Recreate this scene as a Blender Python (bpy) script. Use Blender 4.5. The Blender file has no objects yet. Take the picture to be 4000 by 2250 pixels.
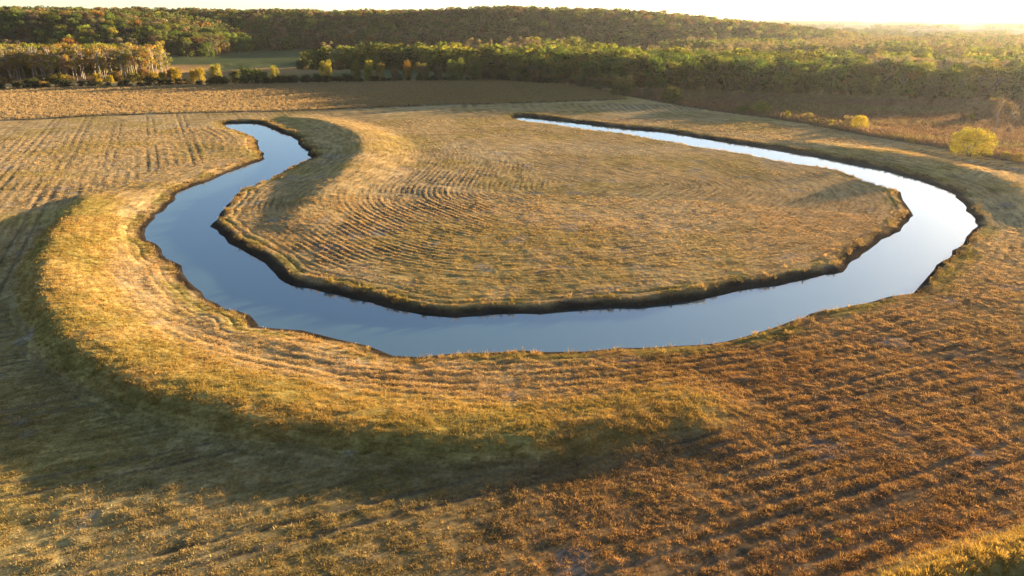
import bpy, bmesh, math, random
import numpy as np
from mathutils import Vector
from mathutils.geometry import tessellate_polygon

random.seed(7)
RNG = np.random.default_rng(7)
S = bpy.context.scene

# ------------------------------------------------------------------ camera
CAM_H = 32.0                       # drone height above the water, metres
FPX, PW, PH, HORIZON = 2826.0, 4000, 2250, 78
PITCH = math.atan((PH / 2 - HORIZON) / FPX)
cd = bpy.data.cameras.new('camera')
cam = bpy.data.objects.new('camera', cd)
S.collection.objects.link(cam)
cam.location = (0, 0, CAM_H)
cam.rotation_euler = (math.pi / 2 - PITCH, 0, 0)
cd.sensor_width = 36.0
cd.lens = 36.0 * FPX / PW
cd.clip_start = 0.5
cd.clip_end = 40000
S.camera = cam

# ------------------------------------------------------------------ sky, sun, exposure
SUN_AZ = math.radians(51.0)        # to the right of the view axis (+Y)
SUN_EL = math.radians(5.3)
w = bpy.data.worlds.new('World'); S.world = w; w.use_nodes = True
nt = w.node_tree; nt.nodes.clear()
sky = nt.nodes.new('ShaderNodeTexSky'); sky.sky_type = 'NISHITA'
sky.sun_disc = False
sky.sun_elevation = SUN_EL
sky.sun_rotation = SUN_AZ
sky.altitude = 200; sky.air_density = 0.6; sky.dust_density = 0.8; sky.ozone_density = 1.2
bg = nt.nodes.new('ShaderNodeBackground'); bg.inputs[1].default_value = 0.051
out = nt.nodes.new('ShaderNodeOutputWorld')
nt.links.new(sky.outputs[0], bg.inputs[0]); nt.links.new(bg.outputs[0], out.inputs[0])
sl = bpy.data.lights.new('sun', 'SUN'); sl.energy = 5.0; sl.angle = math.radians(0.55)
sl.color = (1.0, 0.76, 0.47)
sun = bpy.data.objects.new('sun', sl); S.collection.objects.link(sun)
SUN_DIR = Vector((math.sin(SUN_AZ) * math.cos(SUN_EL), math.cos(SUN_AZ) * math.cos(SUN_EL), math.sin(SUN_EL)))
sun.rotation_euler = SUN_DIR.to_track_quat('Z', 'Y').to_euler()
sun.location = SUN_DIR * 300
S.view_settings.view_transform = 'Standard'
S.view_settings.look = 'None'
S.view_settings.exposure = 3.02
S.view_settings.gamma = 1.0
S.cycles.use_denoising = True
S.cycles.use_adaptive_sampling = False
S.cycles.denoising_prefilter = 'NONE'
S.cycles.max_bounces = 5
S.cycles.diffuse_bounces = 3
S.cycles.glossy_bounces = 3
S.cycles.transmission_bounces = 3
S.cycles.transparent_max_bounces = 6
S.cycles.volume_bounces = 0
S.cycles.sample_clamp_indirect = 4.0

# ------------------------------------------------------------------ numeric helpers
def ground_px(pts, z=0.8):
    """photo pixels -> points where those sight lines meet the level z"""
    p = np.asarray(pts, float)
    u = p[:, 0] - PW / 2; v = PH / 2 - p[:, 1]
    dy = FPX * math.cos(PITCH) + v * math.sin(PITCH)
    dz = -FPX * math.sin(PITCH) + v * math.cos(PITCH)
    t = (z - CAM_H) / dz
    return np.stack([u * t, dy * t], 1)

def hash2(ix, iy, seed):
    h = (ix.astype(np.int64) * 374761393 + iy.astype(np.int64) * 668265263 + seed * 974634777) & 0xffffffff
    h = ((h ^ (h >> 13)) * 1274126177) & 0xffffffff
    h = (h ^ (h >> 16)) & 0xffffff
    return h / float(0xffffff)

def vn(x, y, seed=0):
    x = np.asarray(x, float); y = np.asarray(y, float)
    ix = np.floor(x); iy = np.floor(y)
    fx = x - ix; fy = y - iy
    fx = fx * fx * (3 - 2 * fx); fy = fy * fy * (3 - 2 * fy)
    a = hash2(ix, iy, seed); b = hash2(ix + 1, iy, seed)
    c = hash2(ix, iy + 1, seed); d = hash2(ix + 1, iy + 1, seed)
    return (a + (b - a) * fx) * (1 - fy) + (c + (d - c) * fx) * fy

def fbm(x, y, scale, octv=3, seed=0):
    s = 0.0; a = 0.5; t = 0.0
    for o in range(octv):
        s = s + a * vn(np.asarray(x) / scale + 17.3 * o, np.asarray(y) / scale - 9.1 * o, seed + o)
        t += a; a *= 0.5; scale = scale * 0.5
    return s / t

def ss(a, b, x):
    t = np.clip((x - a) / (b - a), 0, 1)
    return t * t * (3 - 2 * t)

def seg_dist(P, poly, closed, want_vec=False):
    """distance to a polyline, and the running length (0..1) of the nearest point"""
    A = poly if closed else poly[:-1]
    B = np.roll(poly, -1, 0) if closed else poly[1:]
    best = np.full(len(P), 1e18); par = np.zeros(len(P)); vec = np.zeros((len(P), 2))
    n = len(A)
    for i in range(n):
        ab = B[i] - A[i]; L2 = max(float(ab @ ab), 1e-9)
        q = P - A[i]
        t = np.clip((q @ ab) / L2, 0, 1)
        d = (q[:, 0] - t * ab[0]) ** 2 + (q[:, 1] - t * ab[1]) ** 2
        m = d < best
        best[m] = d[m]; par[m] = (i + t[m]) / n
        if want_vec: vec[m] = q[m] - t[m][:, None] * ab
    return (np.sqrt(best), par, vec) if want_vec else (np.sqrt(best), par)

def inside(P, poly):
    x, y = P[:, 0], P[:, 1]
    r = np.zeros(len(P), bool)
    j = len(poly) - 1
    for i in range(len(poly)):
        xi, yi = poly[i]; xj, yj = poly[j]
        if yi != yj:
            c = ((yi > y) != (yj > y)) & (x < (xj - xi) * (y - yi) / (yj - yi) + xi)
            r ^= c
        j = i
    return r

def smooth_poly(poly, closed, step=0.8):
    """resample with a gentle Catmull-Rom so the banks curve"""
    n = len(poly); outp = []
    m = n if closed else n - 1
    for i in range(m):
        if closed:
            p0, p1, p2, p3 = poly[i - 1], poly[i], poly[(i + 1) % n], poly[(i + 2) % n]
        else:
            p0, p1, p2, p3 = poly[max(i - 1, 0)], poly[i], poly[i + 1], poly[min(i + 2, n - 1)]
        k = max(1, int(np.hypot(*(p2 - p1)) / step))
        for t in np.arange(k) / k:
            outp.append(0.5 * ((2 * p1) + (-p0 + p2) * t + (2 * p0 - 5 * p1 + 4 * p2 - p3) * t * t + (-p0 + 3 * p1 - 3 * p2 + p3) * t ** 3))
    if not closed: outp.append(poly[-1])
    return np.array(outp)

# ------------------------------------------------------------------ the pond's outline (shore points read off the photograph, on the water level)
SHORE_OUT = [(878,488),(889,502),(928,513),(972,527),(1002,544),(1010,577),(1021,599),(1038,621),(994,640),(939,660),(883,682),(828,709),(773,729),(718,748),(679,770),(663,792),(635,828),(596,856),(585,872),(563,894),(566,914),(585,936),(607,958),(635,996),(652,1013),(690,1035),(707,1063),(740,1096),(773,1134),(795,1161),(828,1183),(861,1202),(911,1213),(961,1227),(999,1260),(1010,1270),(1077,1277),(1160,1283),(1215,1303),(1298,1322),(1400,1348),(1432,1359),(1526,1388),(1635,1394),(1751,1394),(1816,1383),(1925,1378),(2019,1368),(2142,1367),(2287,1365),(2432,1358),(2600,1352),(2745,1345),(2890,1312),(2986,1290),(3097,1256),(3235,1212),(3400,1179),(3483,1157),(3566,1143),(3594,1113),(3633,1074),(3677,1036),(3721,991),(3737,964),(3782,925),(3804,900),(3823,881),(3798,853),(3776,826),(3749,787),(3726,765),(3693,746),(3622,721),(3539,693),(3428,663),(3318,641),(3207,619),(3069,594),(2931,572),(2766,547),(2600,520),(2415,502),(2249,483),(2111,465),(2045,458),(2017,461)]
SHORE_IN = [(2007,465),(2039,472),(2139,483),(2238,497),(2415,519),(2600,548),(2738,572),(2876,597),(3069,630),(3207,652),(3301,674),(3373,702),(3445,726),(3508,746),(3528,780),(3550,809),(3566,842),(3515,890),(3472,925),(3445,936),(3390,980),(3351,1008),(3312,1036),(3279,1072),(3240,1077),(3152,1094),(2986,1129),(2865,1157),(2710,1185),(2600,1206),(2504,1213),(2417,1218),(2309,1222),(2214,1229),(2106,1235),(1961,1240),(1874,1240),(1780,1247),(1707,1245),(1637,1238),(1575,1227),(1528,1211),(1497,1199),(1475,1200),(1435,1193),(1388,1183),(1342,1174),(1298,1158),(1255,1155),(1217,1138),(1186,1126),(1149,1124),(1115,1109),(1093,1090),(1056,1053),(1000,1010),(950,974),(911,952),(883,930),(850,902),(825,886),(834,869),(850,853),(861,836),(883,809),(911,775),(911,762),(966,734),(1010,717),(1057,701),(1057,693),(1104,671),(1160,640),(1209,624),(1223,618),(1195,604),(1201,590),(1176,579),(1165,560),(1149,538),(1104,519),(1049,499),(994,483),(950,482),(905,483)]
pond = ground_px(SHORE_OUT + SHORE_IN, 0.0)
# where a bank faces the camera its mirror image hides the first bit of water: move the true shore back by that much
_e = np.roll(pond, -1, 0) - np.roll(pond, 1, 0)
_n = np.stack([_e[:, 1], -_e[:, 0]], 1); _n /= np.linalg.norm(_n, axis=1)[:, None]
_area = 0.5 * np.sum(pond[:, 0] * np.roll(pond[:, 1], -1) - np.roll(pond[:, 0], -1) * pond[:, 1])
if _area < 0: _n = -_n
_v = pond / np.linalg.norm(pond, axis=1)[:, None]
_face = np.clip(np.sum(_n * _v, 1), 0, 1)
_away = np.clip(-np.sum(_n * _v, 1), 0, 1)      # a near bank hides the water's first strip: the true shore lies nearer
_pd = np.linalg.norm(pond, axis=1)
for _k in range(3):
    _away = (np.roll(_away, 1) + 2 * _away + np.roll(_away, -1)) / 4
    _face = (np.roll(_face, 1) + 2 * _face + np.roll(_face, -1)) / 4
pond = pond - _v * (_away * np.maximum(0, 0.75 * _pd / CAM_H - 1.5))[:, None]
pond = pond + _v * (_face * 0.55 * np.linalg.norm(pond, axis=1) / CAM_H)[:, None]
POND = smooth_poly(pond, True, 2.1)
POND += (np.stack([fbm(POND[:, 0], POND[:, 1], 3.0, 2, 5), fbm(POND[:, 0], POND[:, 1], 3.0, 2, 6)], 1) - 0.5) * 1.3
POND += (np.stack([fbm(POND[:, 0], POND[:, 1], 9.0, 2, 7), fbm(POND[:, 0], POND[:, 1], 9.0, 2, 9)], 1) - 0.5) * 1.5
ROWLINE = smooth_poly(pond, True, 3.0)
for _k in range(14): ROWLINE = (np.roll(ROWLINE, 1, 0) + 2 * ROWLINE + np.roll(ROWLINE, -1, 0)) / 4
ROWLINE = ROWLINE[::2]
ISLAND = pond[len(SHORE_OUT):]
K = 1.5528                                   # for points read off the 2576-pixel overview
def ov(pts, z=0.8): return ground_px([(a * K, b * K) for a, b in pts], z)

BERMS = [  # crest line, crest heights along it, half width of the flat top, width of the side slope
    (ov([(225,495),(175,560),(140,620),(120,700),(150,800),(250,895),(400,965),(560,1015),(720,1050),(900,1072),(1100,1085),(1300,1080),(1500,1060),(1680,1035)], 1.6),
     [0.7,1.1,1.35,1.5,1.6,1.6,1.55,1.5,1.4,1.3,1.15,1.05,0.95,0.85], 0.6, 6.4),
    (ov([(735,293),(800,302),(862,322),(905,350),(915,378),(888,418),(830,470),(778,515),(745,550)], 1.6),
     [0.7,1.2,1.5,1.65,1.65,1.65,1.5,1.2,0.5], 0.5, 9.0),
    (ground_px([(3050,540),(3200,560),(3300,578),(3456,600),(3594,630),(3704,652),(3842,685),(3953,727),(4020,765),(4120,850),(4200,960)], 1.5),
     [0.25,0.7,1.05,1.3,1.45,1.5,1.5,1.4,1.2,0.8,0.3], 0.6, 7.5),
    (ground_px([(3400,552),(3600,586),(3800,626),(4000,664),(4300,735)], 1.0), [0.1,0.3,0.35,0.35,0.35], 0.4, 2.0),
    (np.array([(8.5,27.0),(19.7,31.2),(33.3,36.2),(44.5,40.6),(56.5,46.6)]), [1.2,1.5,1.6,1.6,1.6], 0.25, 2.4),
]
RIVER = ground_px([(690,284),(740,279),(800,271),(880,263),(960,261),(1060,257),(1130,255),(1190,256),(1190,262),(1130,264),(1060,270),(960,273),(880,277),(800,283),(740,288),(690,291)], -1.2)
EDGE_MOWN = ground_px([(-900,515),(0,472),(388,452),(776,442),(1000,437),(1388,425),(1776,408),(2000,404),(2233,396),(2446,388)])
EDGE_ROUGH = ground_px([(2420,372),(2466,378),(2575,397),(2738,427),(2873,444),(3000,460),(3145,483),(3338,522),(3531,556),(3725,586),(3821,609),(4000,640),(4400,730),(5000,880)])
HEDGE = ground_px([(-600,362),(0,350),(233,342),(466,338),(776,332),(1000,328),(1388,320),(1776,314),(1893,311),(2000,318),(2120,325),(2233,331),(2330,345),(2420,362)])
TREELINE = ground_px([(2420,350),(2600,352),(2800,357),(3000,367),(3400,380),(4000,392),(4700,410)])
PRAIRIE = np.vstack([EDGE_MOWN, HEDGE[::-1]])
ROUGH = np.vstack([EDGE_ROUGH, [(330, 180), (420, 330)], TREELINE[::-1]])

def hill_z(x, y):
    # the wooded ridge behind the flood plain
    top = np.interp(x, [-1200,-700,-420,-250,-120,0,120,230,310,400,480], [30,32,31,29,30,33,31,24,16,7,0])
    foot = np.interp(x, [-1200,-260,0,200,400,500], [770,775,790,800,830,880])
    ridge = foot + 190
    a = top * ss(0, 1, (y - foot) / (ridge - foot)) * (1 - 0.55 * ss(1250, 2400, y))
    # the nearer spur on the left
    spur = np.interp(x, [-1400,-560,-460,-380,-330,-285,-255], [30,29,27,24,16,6,0]) * ss(0, 1, (y - (575 + 0.12 * (x + 500))) / 110)
    z = np.maximum(a, spur)
    # rolling farmland far beyond
    far = ss(1300, 2600, y) * (fbm(x, y, 1300, 3, 40) * 26 - 6) + ss(2600, 5600, y) * 9
    return np.maximum(z, far * ss(350, 1500, x + (y - 1500) * 0.5)) + (z > 0.4) * (fbm(x, y, 70, 2, 41) - 0.5) * 5 * ss(0.4, 10, z)

FDIR = math.radians(67.0)
def field(P, fine=True):
    """height and the measures the colouring needs, for world points P"""
    x, y = P[:, 0], P[:, 1]
    n = len(P)
    r = np.hypot(x, y)
    near = r < 300
    d = np.full(n, 500.0)
    Pn = P[near]
    dd, _, dv = seg_dist(Pn, POND, True, True)
    tosun = np.zeros(n); tosun[near] = np.clip(-(dv @ np.array([math.sin(SUN_AZ), math.cos(SUN_AZ)])) / np.maximum(dd, 0.05), 0, 1)
    dd = np.where(inside(Pn, POND), -dd, dd)
    d[near] = dd
    dr = d.copy(); dr[near] = np.where(inside(Pn, ROWLINE), -1, 1) * seg_dist(Pn, ROWLINE, True)[0]
    isl = np.zeros(n, bool); isl[near] = inside(Pn, ISLAND) & (dd > 0)
    z = 0.8 + (fbm(x, y, 26, 3, 1) - 0.5) * 0.42
    # berms
    bm = np.zeros(n)
    for crest, hs, tw, sw in BERMS:
        crest_s = smooth_poly(crest, False, 2.0)
        lo = crest_s.min(0) - 18; hi = crest_s.max(0) + 18
        m = (x > lo[0]) & (x < hi[0]) & (y > lo[1]) & (y < hi[1])
        if not m.any(): continue
        q, par, vec = seg_dist(P[m], crest_s, False, True)
        sunny = ss(-1.0, 1.0, vec @ np.array([math.sin(SUN_AZ), math.cos(SUN_AZ)]) / np.maximum(q, 0.5))   # the lee side is the steeper one
        swv = sw * (0.62 + 0.85 * sunny)
        h = np.interp(par, np.linspace(0, 1, len(hs)), hs)
        q = q + (fbm(x[m], y[m], 5, 2, 8) - 0.5) * 1.6
        lin = np.clip(1 - (q - tw) / swv, 0, 1)
        bm[m] = np.maximum(bm[m], h * (0.5 * lin + 0.5 * lin * lin * (3 - 2 * lin)))
    z = z + bm
    # rows: swath ridges left by the machines, parallel to the banks or straight across the open fields
    u_fore = x * math.cos(FDIR) - y * math.sin(FDIR)
    u_left = x * math.cos(math.radians(-25.5)) - y * math.sin(math.radians(-25.5))
    left = (~isl) & (x < -20 - (y - 100) * 0.25) & (y > 80)
    row = np.where(isl, dr, np.where(left, np.where(d < 12, dr, u_left), np.where((d < 9) | ((x < 2) & (bm > 0.02)), dr, u_fore)))
    wob = (fbm(x, y, 9, 2, 11) - 0.5) * np.where(left, 0.12, 0.25)
    sp = np.where(isl, 1.05, np.where(left, 2.0, 1.4))
    ph = (row + wob) / sp * 2 * math.pi
    saw = 0.5 + 0.5 * np.sin(ph) * (0.7 + 0.3 * np.sin(ph * 0.5 + 1.0))
    # where the rows stand out most: the lower left of the inner field, the left field, the right foreground
    strong = np.exp(-(((x + 14) / 26) ** 2 + ((y - 128) / 34) ** 2)) * isl * 0.95
    strong = np.maximum(strong, np.exp(-(((x + 22) / 14) ** 2 + ((y - 104) / 13) ** 2)) * isl * 1.35)
    strong = np.maximum(strong, left * ss(150, 190, y + 0.2 * x + 40) * 0.2)
    strong = np.maximum(strong, (~isl) * (~left) * ss(4, 16, x + 0.15 * (y - 50)) * 0.55)
    strong = np.maximum(strong, 0.42 * ss(0.36, 0.6, fbm(x, y, 20, 2, 12)))
    strong *= (0.35 + 1.1 * fbm(x, y, 9, 2, 13)) * ss(2.5, 6.0, d) * (1 - 0.75 * ss(0.2, 0.7, bm))
    strong *= 0.35 + 0.65 * ss(0.36, 0.58, fbm(x, y, 5, 2, 14))
    open_f = near & (d > 0.5)
    # pairs of wheel tracks along the straight rows
    tu = np.where(left, np.mod(u_left + 400, 9.4), np.mod(u_fore + 400, 12.3))
    trk = (np.exp(-((tu - 1.2) / 0.2) ** 2) + np.exp(-((tu - 3.1) / 0.2) ** 2)) * (~isl) * open_f * (d > 9) * (bm < 0.1) * ss(0.3, 0.5, vn(x / 19, y / 19, 15)) * (r < 300)
    z = z - 0.06 * trk
    rowh = np.where(open_f, saw * strong * 0.15, 0)
    z = z + rowh
    if fine:
        k = ss(260, 90, r)
        lump = fbm(u_fore * 1.0, (x * math.sin(FDIR) + y * math.cos(FDIR)) * 0.55, 0.75, 2, 21) - 0.5
        z = z + lump * k * np.where(d > 1.5, 0.14, 0.05) * (0.55 + 0.9 * fbm(x, y, 11, 2, 22))
        z = z + (fbm(x, y, 2.6, 2, 23) - 0.5) * np.where(left, 0.07, 0.14) * ss(330, 120, r) * ss(1, 4, d)
    # wheel ruts round the pond
    rut_on = (vn(x / 17, y / 17, 31) > 0.22)
    rut = np.exp(-((d - 2.55 - 0.5 * (vn(x / 14, y / 14, 30) - 0.5)) / 0.20) ** 2) * 0.17 + np.exp(-((d - 3.9 - 0.5 * (vn(x / 14, y / 14, 33) - 0.5)) / 0.2) ** 2) * 0.07
    z = z - rut * rut_on
    # banks and pond bed
    facing = np.zeros(n)
    wdt = 0.9 + 0.9 * vn(x / 8, y / 8, 35) + np.where(isl | (y > 150), 0.0, 0.5)
    wdt = wdt * (1 + 1.7 * tosun)                      # banks facing the evening sun are made gentler so they catch less light
    bank = ss(-0.15, 1.0, d / wdt)
    z = np.where(d < 7, z * bank + (1 - bank) * np.clip(d * 0.28, -1.1, 0.06), z)
    # river beyond the hedge
    m = (y > 380) & (y < 640) & (x < -60) & (x > -330)
    rd = np.full(n, 99.0)
    if m.any():
        q, _ = seg_dist(P[m], RIVER, True)
        q = np.where(inside(P[m], RIVER), -q, q)
        rd[m] = q
        z[m] = z[m] + np.where(q < 0, -3.0, 0) * 1.0
        z[m] = np.where(q >= 0, -2.2 + (z[m] + 2.2) * ss(0, 9 + 22 * vn(x[m] / 30, y[m] / 30, 51), q + (fbm(x[m], y[m], 12, 2, 52) - 0.5) * 9), z[m])
    hz = hill_z(x, y)
    z = z + np.where(r > 400, hz, 0)
    return z, d, isl, bm, left, saw * strong, rd, hz, strong * (1 - saw) * open_f + 0.75 * trk, row

def zat(x, y):
    return float(field(np.array([[x, y]]), False)[0][0])
def zats(P): return field(P, False)[0]

def mixc(a, b, t):
    return a + (np.asarray(b) - a) * t[:, None]

def zone_colour(P, F, veg=False):
    """the colour of soil, straw and grass at each place, some shade painted in"""
    z, d, isl, bm, left, rows, rd, hz, furrow, rowc = F
    x, y = P[:, 0], P[:, 1]; r = np.hypot(x, y); n = len(P)
    c = np.tile(np.array([0.44, 0.295, 0.128]), (n, 1))                       # straw stubble
    c = mixc(c, (0.36, 0.25, 0.075), ss(0.45, 0.70, fbm(x, y, 13, 3, 60)) * 0.7)  # regrowth, olive
    c = mixc(c, (0.47, 0.335, 0.17), ss(0.5, 0.75, fbm(x, y, 21, 3, 61)) * 0.7)
    red = ss(0, 22, x + 0.2 * (70 - y)) * ss(110, 55, y) * (~isl)
    red = np.maximum(red, ss(-30, 10, x) * ss(64, 44, y) * (bm < 0.3) * 0.9)
    c = mixc(c, (0.29, 0.152, 0.052), red * (0.5 + 0.5 * fbm(x, y, 9, 2, 62)))   # rusty foreground field
    c = mixc(c, (0.38, 0.22, 0.09), isl * ss(25, 60, x) * ss(185, 110, y) * 0.6)
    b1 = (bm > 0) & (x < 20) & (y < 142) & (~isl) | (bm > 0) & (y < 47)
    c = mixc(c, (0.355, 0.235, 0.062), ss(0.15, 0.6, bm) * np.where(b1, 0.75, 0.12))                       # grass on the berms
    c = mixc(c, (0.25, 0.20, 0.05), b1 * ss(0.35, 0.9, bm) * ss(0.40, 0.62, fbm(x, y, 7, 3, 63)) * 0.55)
    c = mixc(c, (0.27, 0.215, 0.07), (~isl) * ss(6, -8, x) * ss(82, 66, y + 0.35 * x) * ss(16, 22, d) * 0.55)   # greener sward outside the long bank, darkened to paint in its shadow
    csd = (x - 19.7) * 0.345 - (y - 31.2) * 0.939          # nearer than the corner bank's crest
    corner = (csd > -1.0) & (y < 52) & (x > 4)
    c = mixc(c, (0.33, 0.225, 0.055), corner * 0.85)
    c = mixc(c, (0.155, 0.145, 0.04), corner * ss(0.2, 1.6, csd) * 0.85)  # green grass past the crest, darkened to paint in the lee's shade
    if not veg:
        # soil shows between the stubble: more of it in the thin rusty foreground crop
        c = mixc(c, (0.125, 0.082, 0.045), np.clip(0.10 + 0.66 * red, 0, 0.85) * ss(190, 90, r) * (1 - 0.6 * ss(0.2, 0.6, bm)))
        c = mixc(c, (0.13, 0.095, 0.06), np.clip(furrow * 1.3, 0, 0.75))            # bare furrows between the rows
        bare = ss(0.72, 0.82, fbm(x, y, 4.0, 2, 64)) * (bm < 0.5) * (r < 200)
        c = mixc(c, (0.24, 0.21, 0.185), bare * 0.5)                               # dry bare soil
        mud = ss(1.9, 0.5, d + (fbm(x, y, 3, 2, 66) - 0.5) * 1.2)
        c = mixc(c, (0.04, 0.031, 0.023), mud)                                      # mud at the water
        c = mixc(c, (0.025, 0.02, 0.016), ss(0.25, -0.2, d))
    else:
        c = mixc(c, (0.19, 0.135, 0.055), ss(3.4, 1.0, d) * 0.8)
    rim = ss(1.0, 1.7, d) * ss(4.5, 2.4, d)
    c = mixc(c, (0.20, 0.165, 0.05), rim * ss(0.4, 0.6, fbm(x, y, 5, 2, 67)) * 0.8)
    mid = (r > 150) & (r < 460)
    if mid.any():
        pr = np.zeros(n); pr[mid] = inside(P[mid], PRAIRIE)
        c = mixc(c, (0.30, 0.235, 0.138), pr * 0.95)
        c = mixc(c, (0.26, 0.19, 0.085), pr * ss(-110, 0, x) * 0.7)  # right part of the strip browner: tree shade painted into the grass
        rg = np.zeros(n); rg[mid] = inside(P[mid], ROUGH)
        c = mixc(c, (0.155, 0.108, 0.075), rg * 0.95)
        c = mixc(c, (0.17, 0.145, 0.075), rg * ss(0.5, 0.65, fbm(x, y * 2.2, 26, 2, 68)) * 0.8)
        ed, _ = seg_dist(P[mid], EDGE_MOWN, False)
        t = np.zeros(n); t[mid] = ss(1.6, 0.5, ed)
        c = mixc(c, (0.11, 0.085, 0.045), t * 0.8)
    beyond = ss(395, 425, y) * (x < 330)
    c = mixc(c, (0.09, 0.105, 0.045), beyond)                                  # pasture and wood floor
    c = mixc(c, (0.33, 0.20, 0.085), ss(115, 65, rd) * (y > 412) * ss(575, 545, y))                   # eroded river bank
    c = mixc(c, (0.12, 0.115, 0.055), ss(1.0, 5.0, hz))
    rw = ss(1250, 1500, y)
    cells = hash2(np.floor(x / 420 + 0.25 * np.floor(y / 700)), np.floor(y / 700), 70)
    fc = np.stack([0.11 + 0.10 * cells, 0.095 + 0.08 * cells, 0.055 + 0.045 * cells], 1)
    c = c * (1 - rw[:, None]) + fc * rw[:, None]
    return np.clip(c, 0.01, 0.9)

# ------------------------------------------------------------------ material helpers
def new_mat(name):
    m = bpy.data.materials.new(name); m.use_nodes = True
    m.node_tree.nodes.clear()
    return m, m.node_tree
def N(t, kind, **kw):
    nd = t.nodes.new(kind)
    for k, v in kw.items():
        if k == 'inp':
            for a, b in v.items(): nd.inputs[a].default_value = b
        else: setattr(nd, k, v)
    return nd
def L(t, a, b): t.links.new(a, b)

def ground_material():
    m, t = new_mat('field_ground')
    o = N(t, 'ShaderNodeOutputMaterial'); b = N(t, 'ShaderNodeBsdfDiffuse', inp={'Roughness': 0.6})
    at = N(t, 'ShaderNodeAttribute', attribute_name='col')
    g = N(t, 'ShaderNodeNewGeometry')
    n1 = N(t, 'ShaderNodeTexNoise', inp={'Scale': 3.2, 'Detail': 5.0, 'Roughness': 0.65})
    n2 = N(t, 'ShaderNodeTexNoise', inp={'Scale': 0.35, 'Detail': 4.0, 'Roughness': 0.6})
    L(t, g.outputs['Position'], n1.inputs['Vector']); L(t, g.outputs['Position'], n2.inputs['Vector'])
    r1 = N(t, 'ShaderNodeMapRange', inp={'From Min': 0.28, 'From Max': 0.72, 'To Min': 0.55, 'To Max': 1.4})
    r2 = N(t, 'ShaderNodeMapRange', inp={'From Min': 0.3, 'From Max': 0.7, 'To Min': 0.78, 'To Max': 1.22})
    L(t, n1.outputs[0], r1.inputs[0]); L(t, n2.outputs[0], r2.inputs[0])
    mu = N(t, 'ShaderNodeMath', operation='MULTIPLY'); L(t, r1.outputs[0], mu.inputs[0]); L(t, r2.outputs[0], mu.inputs[1])
    # streaks of straw and bare earth that run along the machine rows
    rm = N(t, 'ShaderNodeAttribute', attribute_name='rowmap')
    sx = N(t, 'ShaderNodeSeparateXYZ'); L(t, rm.outputs['Vector'], sx.inputs[0])
    m1 = N(t, 'ShaderNodeMath', operation='MULTIPLY'); m1.inputs[1].default_value = 500 * 1.35; L(t, sx.outputs[0], m1.inputs[0])
    sp_ = N(t, 'ShaderNodeSeparateXYZ'); L(t, g.outputs['Position'], sp_.inputs[0])
    m2 = N(t, 'ShaderNodeMath', operation='MULTIPLY'); m2.inputs[1].default_value = 0.22; L(t, sp_.outputs[0], m2.inputs[0])
    m3 = N(t, 'ShaderNodeMath', operation='MULTIPLY'); m3.inputs[1].default_value = 0.22; L(t, sp_.outputs[1], m3.inputs[0])
    cx = N(t, 'ShaderNodeCombineXYZ'); L(t, m1.outputs[0], cx.inputs[0]); L(t, m2.outputs[0], cx.inputs[1]); L(t, m3.outputs[0], cx.inputs[2])
    ns = N(t, 'ShaderNodeTexNoise', inp={'Scale': 1.0, 'Detail': 3.0, 'Roughness': 0.6}); L(t, cx.outputs[0], ns.inputs['Vector'])
    rs = N(t, 'ShaderNodeMapRange', inp={'From Min': 0.33, 'From Max': 0.62, 'To Min': 0.64, 'To Max': 1.26}); L(t, ns.outputs[0], rs.inputs[0])
    mxs = N(t, 'ShaderNodeMix', data_type='FLOAT'); mxs.inputs[2].default_value = 1.0; L(t, sx.outputs[2], mxs.inputs[0]); L(t, rs.outputs[0], mxs.inputs[3])
    mu2 = N(t, 'ShaderNodeMath', operation='MULTIPLY'); L(t, mu.outputs[0], mu2.inputs[0]); L(t, mxs.outputs[0], mu2.inputs[1])
    vm = N(t, 'ShaderNodeVectorMath', operation='SCALE'); L(t, at.outputs['Color'], vm.inputs[0]); L(t, mu2.outputs[0], vm.inputs['Scale'])
    L(t, vm.outputs[0], b.inputs['Color'])
    n3 = N(t, 'ShaderNodeTexNoise', inp={'Scale': 5.0, 'Detail': 4.0, 'Roughness': 0.7})
    L(t, g.outputs['Position'], n3.inputs['Vector'])
    bp = N(t, 'ShaderNodeBump', inp={'Strength': 0.55, 'Distance': 0.10}); L(t, n3.outputs[0], bp.inputs['Height'])
    bp2 = N(t, 'ShaderNodeBump', inp={'Strength': 0.35, 'Distance': 0.12}); L(t, mxs.outputs[0], bp2.inputs['Height']); L(t, bp.outputs[0], bp2.inputs['Normal'])
    L(t, bp2.outputs[0], b.inputs['Normal'])
    L(t, b.outputs[0], o.inputs[0])
    return m

def water_material(name, base, rough):
    m, t = new_mat(name)
    o = N(t, 'ShaderNodeOutputMaterial'); b = N(t, 'ShaderNodeBsdfPrincipled', inp={'Base Color': (*base, 1), 'Roughness': rough, 'IOR': 3.1})
    g = N(t, 'ShaderNodeNewGeometry')
    n3 = N(t, 'ShaderNodeTexNoise', inp={'Scale': 1.6, 'Detail': 3.0}); L(t, g.outputs['Position'], n3.inputs['Vector'])
    bp = N(t, 'ShaderNodeBump', inp={'Strength': 0.06, 'Distance': 0.05}); L(t, n3.outputs[0], bp.inputs['Height'])
    L(t, bp.outputs[0], b.inputs['Normal']); L(t, b.outputs[0], o.inputs[0])
    return m

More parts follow.
